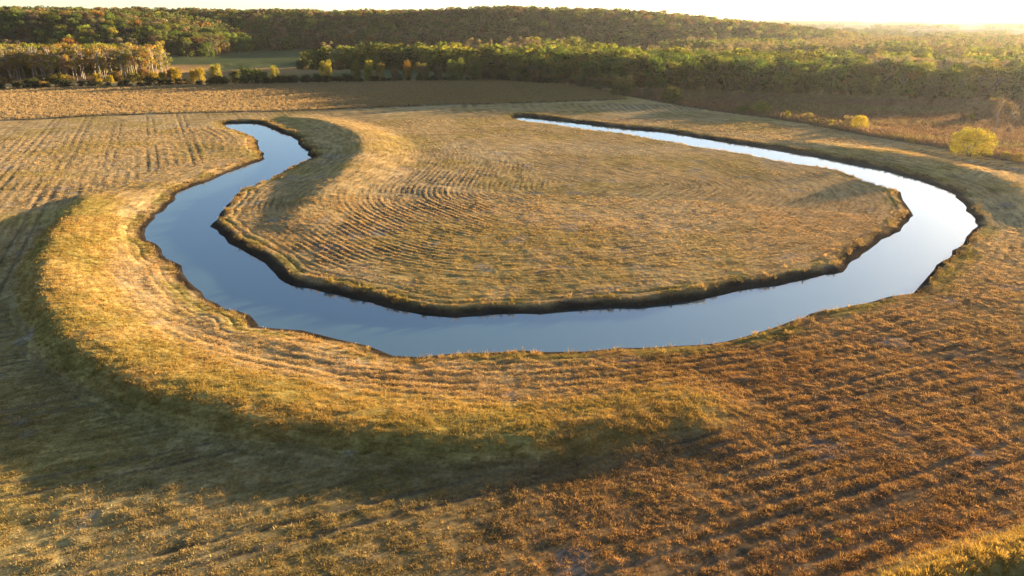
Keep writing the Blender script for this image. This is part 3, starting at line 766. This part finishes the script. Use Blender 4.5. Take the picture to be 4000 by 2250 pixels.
# --- hedge along the far edge of the prairie strip
hedge = [(1010,326,266,44,DKGREEN,'dark green'),(1075,326,257,38,(0.22,0.20,0.04),'pale yellow green'),(1278,320,238,54,(0.20,0.18,0.035),'yellow topped green'),(1392,320,252,50,(0.11,0.10,0.03),'brown olive'),
  (1445,318,237,46,(0.22,0.20,0.035),'bright yellow topped'),(1490,318,245,42,(0.20,0.15,0.035),'gold topped'),(1592,316,236,34,(0.20,0.12,0.03),'slim orange topped'),(1650,316,243,62,(0.115,0.11,0.05),'broad grey green'),
  (1782,314,225,86,(0.10,0.125,0.035),'tallest broad green'),(1862,312,246,46,(0.095,0.11,0.035),'narrow green'),(1545,318,264,46,(0.10,0.085,0.055),'thin grey brown'),(1715,315,252,40,(0.11,0.10,0.055),'dull grey olive'),
  (690,322,266,40,(0.27,0.21,0.03),'bright yellow'),(757,322,272,22,(0.30,0.22,0.03),'slim bright yellow'),(783,322,266,40,(0.28,0.21,0.03),'twin gold'),(850,322,252,50,(0.20,0.17,0.03),'gold crowned'),
  (925,326,276,48,(0.07,0.075,0.03),'low dark'),(965,328,262,60,DKGREEN,'broad blackish green'),(1030,328,278,40,(0.10,0.12,0.025),'fresh green'),(1150,324,292,50,(0.085,0.075,0.045),'low brown grey'),
  (1200,322,290,50,(0.075,0.07,0.04),'low dusky'),(1240,322,286,36,DKGREEN,'small dark green'),(1350,320,286,36,(0.09,0.09,0.035),'small brown green'),(1100,326,292,44,(0.08,0.07,0.045),'low greyish'),
  (382,322,290,36,(0.30,0.23,0.025),'vivid yellow'),(432,324,296,26,(0.30,0.24,0.025),'small vivid yellow'),(170,340,322,46,(0.26,0.18,0.03),'flat gold'),(600,322,284,50,(0.24,0.18,0.03),'wide gold'),(520,324,286,60,(0.15,0.13,0.035),'olive gold'),
  (640,324,280,34,(0.25,0.19,0.03),'upright gold'),(1900,310,272,40,(0.08,0.075,0.04),'low brown'),(1935,310,262,44,(0.085,0.09,0.04),'dusky green'),(2015,318,240,70,(0.09,0.105,0.04),'tall dull green')]
for a, b, c, dd, col, word in hedge:
    px_tree('hedge_bush', 'shrub', a, b, c, dd, jit(col, 0.06), word + ' bush in the hedge along the prairie strip', 'bush', 'bushes of the far hedge')
hl = smooth_poly(HEDGE, False, 4.2)
hb = [(ground_px([(q[0], q[1])])[0], q[5]) for q in hedge]
for i, (x, y) in enumerate(hl):      # the low dark brush at the hedge foot
    if x < -330 or x > 40: continue
    x += random.uniform(-1.5, 1.5); y += random.uniform(-1, 3)
    place_tree('hedge_brush', 'shrub', x, y, random.uniform(2.2, 5.2) if x < -100 else random.uniform(2.0, 4.2), random.uniform(1.0, 1.6), jit((0.05, 0.052, 0.026)), 'low dark brush clump below the %s hedge bush' % min(hb, key=lambda q: (q[0][0] - x) ** 2 + (q[0][1] - y) ** 2)[1], 'bush', 'brush at the hedge foot')

# --- flood plain wood on the right and centre
WOOD = np.vstack([ground_px([(1185,272),(1300,272),(1500,274),(1640,278),(1760,286),(1900,302),(2010,312),(2120,322),(2233,327),(2330,335)]), TREELINE + np.array([0, 2.0]), [(640, 330), (1300, 640), (1300, 1080), (640, 1080), (440, 960), (330, 830), (70, 790), (40, 680), (-40, 606), (-100, 556), (-142, 524)]])
def wood_candidates():
    pts = []
    y = 300.0
    while y < 1480:
        step = 9.3 if y < 520 else 10.2 if y < 800 else 12.5
        x = -230.0
        while x < min(1500, 0.95 * y + 90):
            pts.append((x + random.uniform(-0.42, 0.42) * step, y + random.uniform(-0.42, 0.42) * step))
            x += step
        y += step * 0.95
    P = np.array(pts); P = P[inside(P, WOOD)]
    return P
P = wood_candidates()
fd = np.full(len(P), 999.0)
front, _ = seg_dist(P, WOOD[:18], False)
dist = np.hypot(P[:, 0], P[:, 1])
clear = fbm(P[:, 0], P[:, 1] * 0.7, 120, 2, 90)
pale = fbm(P[:, 0], P[:, 1], 60, 2, 91)
keep = ~((clear > 0.565) & (front > 55) & (dist > 520))
P, front, dist, pale = P[keep], front[keep], dist[keep], pale[keep]
Zp = zats(P)
kind = np.where((pale > 0.58) & (front > 22), 2, np.where(RNG.uniform(size=len(P)) < 0.16, 1, 0))   # 2 bare pale, 1 upright, 0 broad
hgt = np.where(kind == 2, RNG.uniform(13, 17.5, len(P)), np.where(kind == 1, RNG.uniform(12, 16.5, len(P)), RNG.uniform(9.5, 18.0, len(P))))
hgt = hgt * np.interp(P[:, 0], [-150, 60, 200, 400], [1.08, 1.05, 0.90, 0.92]) * np.where(front < 7, RNG.uniform(0.66, 0.95, len(P)), 1.0)
pal_w = [GREEN, DKGREEN, YGREEN, (0.12, 0.13, 0.03), (0.13, 0.14, 0.035), (0.165, 0.155, 0.036)]
word_w = ['mid green', 'dark green', 'yellow green', 'olive green', 'light olive', 'golden green']
pk = np.where(RNG.uniform(size=len(P)) < 0.35, 0, RNG.integers(0, 6, len(P)))
in_view = np.abs(np.arctan2(P[:, 0], P[:, 1])) < math.radians(37)
order = np.argsort(np.where(in_view, dist, dist + 4000))
single = np.zeros(len(P), bool); single[order[:300]] = True
def size_word(h, a, b, c): return 'low ' if h < a else 'middling ' if h < b else 'tall ' if h < c else 'very tall '
def wood_place(p, f):
    side = 'behind the weedy rough' if p[0] > 105 else 'near the hedge corner' if p[0] > 20 else 'behind the hedge bushes'
    return ('at the wood front ' if f < 8 else 'in the second rank ' if f < 18 else 'deep in wood ') + side
for i in np.nonzero(single)[0]:
    sh = ('broad', 'upright', 'sparse')[kind[i]]
    tone = random.uniform(0.7, 1.4)
    col = tuple(a * tone for a in jit(pal_w[pk[i]])) if kind[i] < 2 else jit((0.21, 0.17, 0.10))
    if kind[i] == 2: lab, nm = 'pale almost bare tree ', 'bare_tree'
    elif kind[i] == 1: lab, nm = 'narrow upright %s tree ' % word_w[pk[i]], 'upright_tree'
    else: lab, nm = 'broad %s leafy tree ' % word_w[pk[i]], 'leafy_tree'
    lab = size_word(hgt[i], 11.5, 13.5, 15.2) + lab + wood_place(P[i], front[i])
    place_tree(nm, sh, P[i, 0], P[i, 1], hgt[i], random.uniform(0.85, 1.4) if kind[i] < 2 else random.uniform(1.0, 1.5), col, lab, 'tree', 'trees of the flood plain wood', bark=(0.24, 0.2, 0.16) if kind[i] == 2 else (0.10, 0.085, 0.07), z=Zp[i])
we = smooth_poly(WOOD[:18], False, 7.0)
for i, (x, y) in enumerate(we):
    if x > 0.86 * y: continue
    x += random.uniform(-2.5, 2.5); y += random.uniform(-2.0, 1.5); hs = random.uniform(3.5, 7.5)
    wk = random.randrange(4)
    place_tree('wood_edge_shrub', 'shrub', x, y, hs, random.uniform(0.75, 1.1), jit([(0.08, 0.085, 0.032), (0.06, 0.068, 0.028), (0.11, 0.09, 0.04), (0.13, 0.12, 0.035)][wk], 0.2), size_word(hs, 4.4, 5.5, 6.6) + ['olive', 'dark green', 'brownish', 'yellowish'][wk] + ' shrub at the foot of the wood ' + wood_place((x, y), 0).replace('at the wood front ', ''), 'shrub', 'shrubs along the wood edge')
def far_trees(name, P, Z, hgt, kind, cols, label, wid=1.15):
    """the trees behind the front ones, too many and too far to tell apart"""
    meshes = []
    for sh, seeds in (('broad', 4), ('upright', 2), ('sparse', 3)):
        for s in range(seeds):
            meshes.append(crown_mesh('far_' + sh, 900 + 13 * s + len(sh), sh, {'broad': 520, 'upright': 420, 'sparse': 330}[sh], {'broad': 0.05, 'upright': 0.042, 'sparse': 0.026}[sh], M_LEAF_I))
    idx = np.where(kind == 0, RNG.integers(0, 4, len(P)), np.where(kind == 1, RNG.integers(4, 6, len(P)), RNG.integers(6, 9, len(P))))
    wv = hgt * wid * RNG.uniform(0.8, 1.3, len(P))
    rot = np.stack([np.zeros(len(P)), np.zeros(len(P)), RNG.uniform(0, 6.283, len(P))], 1)
    scatter(name, P, Z, np.stack([wv, wv, hgt], 1), rot, cols, idx, meshes, label, 'woodland')
rest = ~single
cw = np.array(pal_w)[pk] * RNG.uniform(0.7, 1.4, (len(P), 1)); cw[kind == 2] = np.array((0.20, 0.165, 0.105))
far_trees('woodland', P[rest], Zp[rest], hgt[rest], kind[rest], cw[rest], 'deep mass of green and tan flood plain wood', 1.2)

# --- left grove: pale bare trunks with thin yellow tops, leafy yellow green trees behind
gp = ground_px([(-420,330),(0,328),(200,324),(400,318),(640,308),(672,300)])
GROVE = np.vstack([gp, [(-212, 470), (-235, 492), (-300, 500), (-520, 505), (-520, 430)]])
pts = []
y = 380
while y < 505:
    x = -520
    while x < -190:
        pts.append((x + random.uniform(-2, 2), y + random.uniform(-2, 2))); x += 5.4 if y < 440 else 7.5
    y += 6.0
G = np.array(pts); G = G[inside(G, GROVE)]
gd, _ = seg_dist(G, gp, False)
gz = zats(G)
n_single = 0
for (x, y), dd, zz in zip(G, gd, gz):
    if x < -0.80 * y: continue
    if dd < 45:
        if random.random() < 0.3: continue
        gh = random.uniform(12.0, 19.5)
        yl = random.random()
        col = jit((0.27, 0.20, 0.055)) if yl < 0.6 else jit((0.22, 0.18, 0.09))
        place_tree('grove_tree', 'sparse', x, y, gh, random.uniform(0.95, 1.5), col, size_word(gh, 14, 16, 18) + ('pale trunked tree with thin yellow top ' if yl < 0.6 else 'grey nearly leafless tree ') + ('at the front of the left grove' if dd < 12 else 'inside the left grove' if dd < 30 else 'at the back of the left grove'), 'tree', 'pale trees of the left grove', bark=jit((0.19, 0.16, 0.12)), z=zz)
    else:
        if random.random() < 0.25: continue
        yl = random.random()
        col = jit(YGREEN) if yl < 0.65 else jit((0.24, 0.18, 0.035))
        place_tree('leafy_tree', 'broad', x, y, random.uniform(15, 20), random.uniform(0.75, 1.0), col, 'rounded yellow green tree behind the pale left grove' if yl < 0.65 else 'rounded golden tree behind the pale left grove', 'tree', 'leafy trees behind the left grove', z=zz)
for i in range(34):      # undergrowth inside the grove edge
    t = random.random(); x = -330 + 135 * t; y = np.interp(x, gp[:, 0], gp[:, 1]) + random.uniform(-6, 3)
    place_tree('grove_undergrowth', 'shrub', x, y, random.uniform(3, 7), random.uniform(0.8, 1.3), jit((0.15, 0.115, 0.045) if random.random() < 0.7 else (0.24, 0.18, 0.03)), 'brownish gold undergrowth bush at the left grove foot', 'bush', 'undergrowth of the left grove')

# --- hill woods
pts = []
y = 560.0
while y < 1500:
    step = 9.5 if y < 900 else 10.5
    x = -0.86 * y - 20
    while x < 470:
        pts.append((x + random.uniform(-.4, .4) * step, y + random.uniform(-.4, .4) * step)); x += step
    y += step
    if y > 1090: break
Hp = np.array(pts)
hz = hill_z(Hp[:, 0], Hp[:, 1])
fld = inside(Hp, WOOD)
keep = (hz > 1.2) & ~fld
Hp = Hp[keep]; Hz = zats(Hp)
sl_ = (Hz - 0.8)
Hd = np.hypot(Hp[:, 0], Hp[:, 1])
pal_h = [GREEN, (0.075, 0.09, 0.032), BROWN, RUST, TAN, ORANGE, YGREEN, (0.10, 0.085, 0.06)]
word_h = ['green', 'dull green', 'brown', 'rusty', 'tan', 'orange', 'yellow green', 'grey brown']
spur = (Hp[:, 1] < 720) & (Hp[:, 0] < -250)
hk = np.where(spur, RNG.choice(8, len(Hp), p=[.30, .18, .14, .05, .10, .04, .15, .04]), RNG.choice(8, len(Hp), p=[.33, .28, .12, .05, .05, .03, .06, .08]))
hh = RNG.uniform(11, 17, len(Hp)); htone = RNG.uniform(0.6, 1.45, len(Hp)); hkind = np.where(RNG.uniform(size=len(Hp)) < 0.15, 1, 0)
hv = np.abs(np.arctan2(Hp[:, 0], Hp[:, 1])) < math.radians(36.5)
order = np.argsort(np.where(hv, Hd - 2.0 * np.minimum(sl_, 25), 9999))
single = np.zeros(len(Hp), bool); single[order[:300]] = True
for i in np.nonzero(single)[0]:
    place_tree('hill_tree', ('broad', 'upright')[hkind[i]], Hp[i, 0], Hp[i, 1], hh[i], random.uniform(0.95, 1.2), tuple(a * htone[i] for a in jit(pal_h[hk[i]])), size_word(hh[i], 12.2, 13.5, 14.8) + word_h[hk[i]] + (' round-headed' if hkind[i] == 0 else ' narrow') + ' autumn tree ' + ('low' if sl_[i] < 8 else 'halfway up' if sl_[i] < 18 else 'high') + (' on the wooded spur' if spur[i] else ' on the wooded ridge slope'), 'tree', 'trees on the wooded hills', z=Hz[i])
ch = np.array(pal_h)[hk] * htone[:, None]
far_trees('hill_woodland', Hp[~single], Hz[~single], hh[~single], hkind[~single], ch[~single], 'autumn wood covering the ridge on the horizon', 1.15)

# --- far farmland: tree belts fading into the haze
bl = []
for q, (yb, gap, amp) in enumerate(((1220, .45, 130), (1500, .5, 160), (1850, .55, 200), (2300, .5, 220), (2900, .5, 260), (3700, .42, 300), (4700, .35, 300), (5700, .1, 250), (6100, .05, 250))):
    x = np.arange(yb * 0.1, yb * 1.0, 7.5 if yb < 3000 else 11.0)
    yy = yb + (fbm(x, x * 0 + q * 50, 420, 3, 95 + q) - 0.5) * 2 * amp
    k = fbm(x, x * 0 + q * 31, 170, 2, 120 + q) > gap
    for rep in range(2): bl.append(np.stack([x + RNG.normal(0, 4, len(x)), yy + RNG.normal(0, 12, len(x))], 1)[k])
P = np.vstack(bl)
Z = zats(P)
far_trees('distant_trees', P, Z, RNG.uniform(9, 15, len(P)), np.zeros(len(P), int), np.array(GREEN) * RNG.uniform(0.8, 1.5, (len(P), 1)), 'hazy belts of trees across the distant farmland', 1.5)

# ------------------------------------------------------------------ small things
M_SHED = plain_mat('white_sheet_metal', (0.78, 0.78, 0.76), 0.5)
M_ROOF = plain_mat('pale_roof', (0.7, 0.7, 0.7), 0.4)
M_DOOR = plain_mat('shed_door', (0.3, 0.3, 0.32), 0.5)
def box(V, Fc, x0, x1, y0, y1, z0, z1):
    s = len(V)
    V += [(x0,y0,z0),(x1,y0,z0),(x1,y1,z0),(x0,y1,z0),(x0,y0,z1),(x1,y0,z1),(x1,y1,z1),(x0,y1,z1)]
    Fc += [(s,s+3,s+2,s+1),(s+4,s+5,s+6,s+7),(s,s+1,s+5,s+4),(s+1,s+2,s+6,s+5),(s+2,s+3,s+7,s+6),(s+3,s,s+4,s+7)]
def shed(x, y, ln, wd, ht, rz, label):
    e = bpy.data.objects.new('farm_shed', None); S.collection.objects.link(e)
    e.location = (x, y, zat(x, y)); e.rotation_euler = (0, 0, rz); e['label'] = label; e['category'] = 'shed'; e['group'] = 'distant farm sheds'
    V, Fc = [], []; box(V, Fc, -ln/2, ln/2, -wd/2, wd/2, -1, ht)
    add_obj('wall', mesh_np('shed_wall', V, Fc, M_SHED), e)
    V = [(-ln/2-.5,-wd/2-.5,ht),(ln/2+.5,-wd/2-.5,ht),(ln/2+.5,wd/2+.5,ht),(-ln/2-.5,wd/2+.5,ht),(-ln/2-.5,0,ht+wd*.22),(ln/2+.5,0,ht+wd*.22)]
    me = bpy.data.meshes.new('shed_roof'); me.from_pydata(V, [], [(0,1,5,4),(2,3,4,5),(0,4,3),(1,2,5),(0,3,2,1)]); me.materials.append(M_ROOF)
    add_obj('roof', me, e)
    V, Fc = [], []; box(V, Fc, -2.5, 2.5, -wd/2-.1, -wd/2+.1, 0, ht*.8)
    add_obj('door', mesh_np('shed_door', V, Fc, M_DOOR), e)
for px, py, dd, ln, lab in ((3772, 101, 2500, 24, 'longer white farm shed in the hazy far farmland'), (3968, 112, 2000, 15, 'shorter white farm shed in the hazy far farmland')):
    x = (px - 2000) / FPX * dd / math.cos(0) ; shed(x, dd, ln, 9, 3.2, random.uniform(-.2, .2), lab)

M_DARKPAINT = plain_mat('dark_paint', (0.02, 0.022, 0.03), 0.35); M_TYRE = plain_mat('tyre_rubber', (0.02, 0.02, 0.02), 0.9); M_GLASS = plain_mat('window_glass', (0.10, 0.12, 0.14), 0.08)
def vehicle():
    g = ground_px([(1966, 311)])[0]
    e = bpy.data.objects.new('utility_vehicle', None); S.collection.objects.link(e)
    e.location = (g[0], g[1], zat(*g)); e.rotation_euler = (0, 0, math.radians(12)); e['label'] = 'small dark utility vehicle parked at the hedge corner'; e['category'] = 'vehicle'
    V, Fc = [], []; box(V, Fc, -1.45, 1.45, -.72, .72, .42, .95); box(V, Fc, -1.45, -.45, -.66, .66, .951, 1.12)
    add_obj('body', mesh_np('vehicle_body', V, Fc, M_DARKPAINT), e)
    V, Fc = [], []
    for sx in (-.4, .75):
        for sy in (-.62, .62): tube(V, Fc, (sx, sy, .95), (sx * .8 + .05, sy * .92, 1.85), .035, .035, 6)
    add_obj('roll_cage', mesh_np('vehicle_cage', V, Fc, M_DARKPAINT), e)
    V, Fc = [], []; box(V, Fc, -.5, .8, -.7, .7, 1.85, 1.92); add_obj('roof', mesh_np('vehicle_roof', V, Fc, M_DARKPAINT), e)
    V, Fc = [], []; box(V, Fc, .70, .73, -.58, .58, .98, 1.8); add_obj('windscreen', mesh_np('vehicle_glass', V, Fc, M_GLASS), e)
    bm = bmesh.new(); bmesh.ops.create_cone(bm, cap_ends=True, segments=16, radius1=.34, radius2=.34, depth=.26)
    wm = bpy.data.meshes.new('wheel'); bm.to_mesh(wm); bm.free(); wm.materials.append(M_TYRE)
    for sx in (-.95, .95):
        for sy in (-.7, .7):
            o = add_obj('wheel', wm, e); o.location = (sx, sy, .34); o.rotation_euler = (math.pi / 2, 0, 0)
vehicle()

tus = [blade_clump('tussock', 400 + i, 90, 0.34, 0.3, 0.75, 0.022, 0.8, M_GRASS, 0.4) for i in range(4)]
for i, (px, py, s) in enumerate([(1098,1296,.8),(1135,1305,.9),(1192,1328,1.25),(1215,1334,1.2),(1240,1340,1.2),(1330,1364,1.1),(1372,1374,1.15),(1405,1388,1.0),(1425,1392,1.0),(1465,1392,.8),(1985,1386,.9),(2085,1384,1.25),(2110,1386,1.1),(1898,1402,.9),(905,1240,.7),(2950,1300,.9)]):
    g = ground_px([(px, py)], 0.4)[0]
    o = add_obj('grass_tussock', tus[i % 4], None, label='golden grass tussock standing on the muddy outer bank of the pond', category='grass', group='tussocks on the near bank')
    o.location = (g[0], g[1], zat(*g) - 0.02); o.scale = (s * 0.7, s * 0.7, s * 0.62); o.rotation_euler = (0, 0, i * 1.3); o.color = (0.33, 0.22, 0.095, 1)
wd_me = blade_clump('weed', 470, 60, 0.22, 0.15, 0.4, 0.06, 1.2, M_GRASS)
for px, py, s, lab in ((362, 1826, 1.0, 'bright green weed alone in the shadowed foreground stubble'), (2464, 1930, .7, 'small green weed near the end of the embankment'), (3267, 2118, .8, 'small green weed in the rusty foreground field')):
    g = ground_px([(px, py)], 0.8)[0]
    o = add_obj('green_weed', wd_me, None, label=lab, category='plant')
    o.location = (g[0], g[1], zat(*g) - 0.02); o.scale = (s * .6, s * .6, s * .6); o.color = (0.13, 0.2, 0.03, 1)

# ------------------------------------------------------------------ haze: the evening air
m, t = new_mat('haze_air')
o = N(t, 'ShaderNodeOutputMaterial'); v = N(t, 'ShaderNodeVolumePrincipled', inp={'Density': 0.000026, 'Anisotropy': 0.58})
v.inputs['Color'].default_value = (0.96, 0.95, 0.93, 1)
L(t, v.outputs[0], o.inputs['Volume'])
V, Fc = [], []; box(V, Fc, -10500, 10500, -600, 10500, -8, 130)
add_obj('haze', mesh_np('haze', V, Fc, m), kind='stuff')
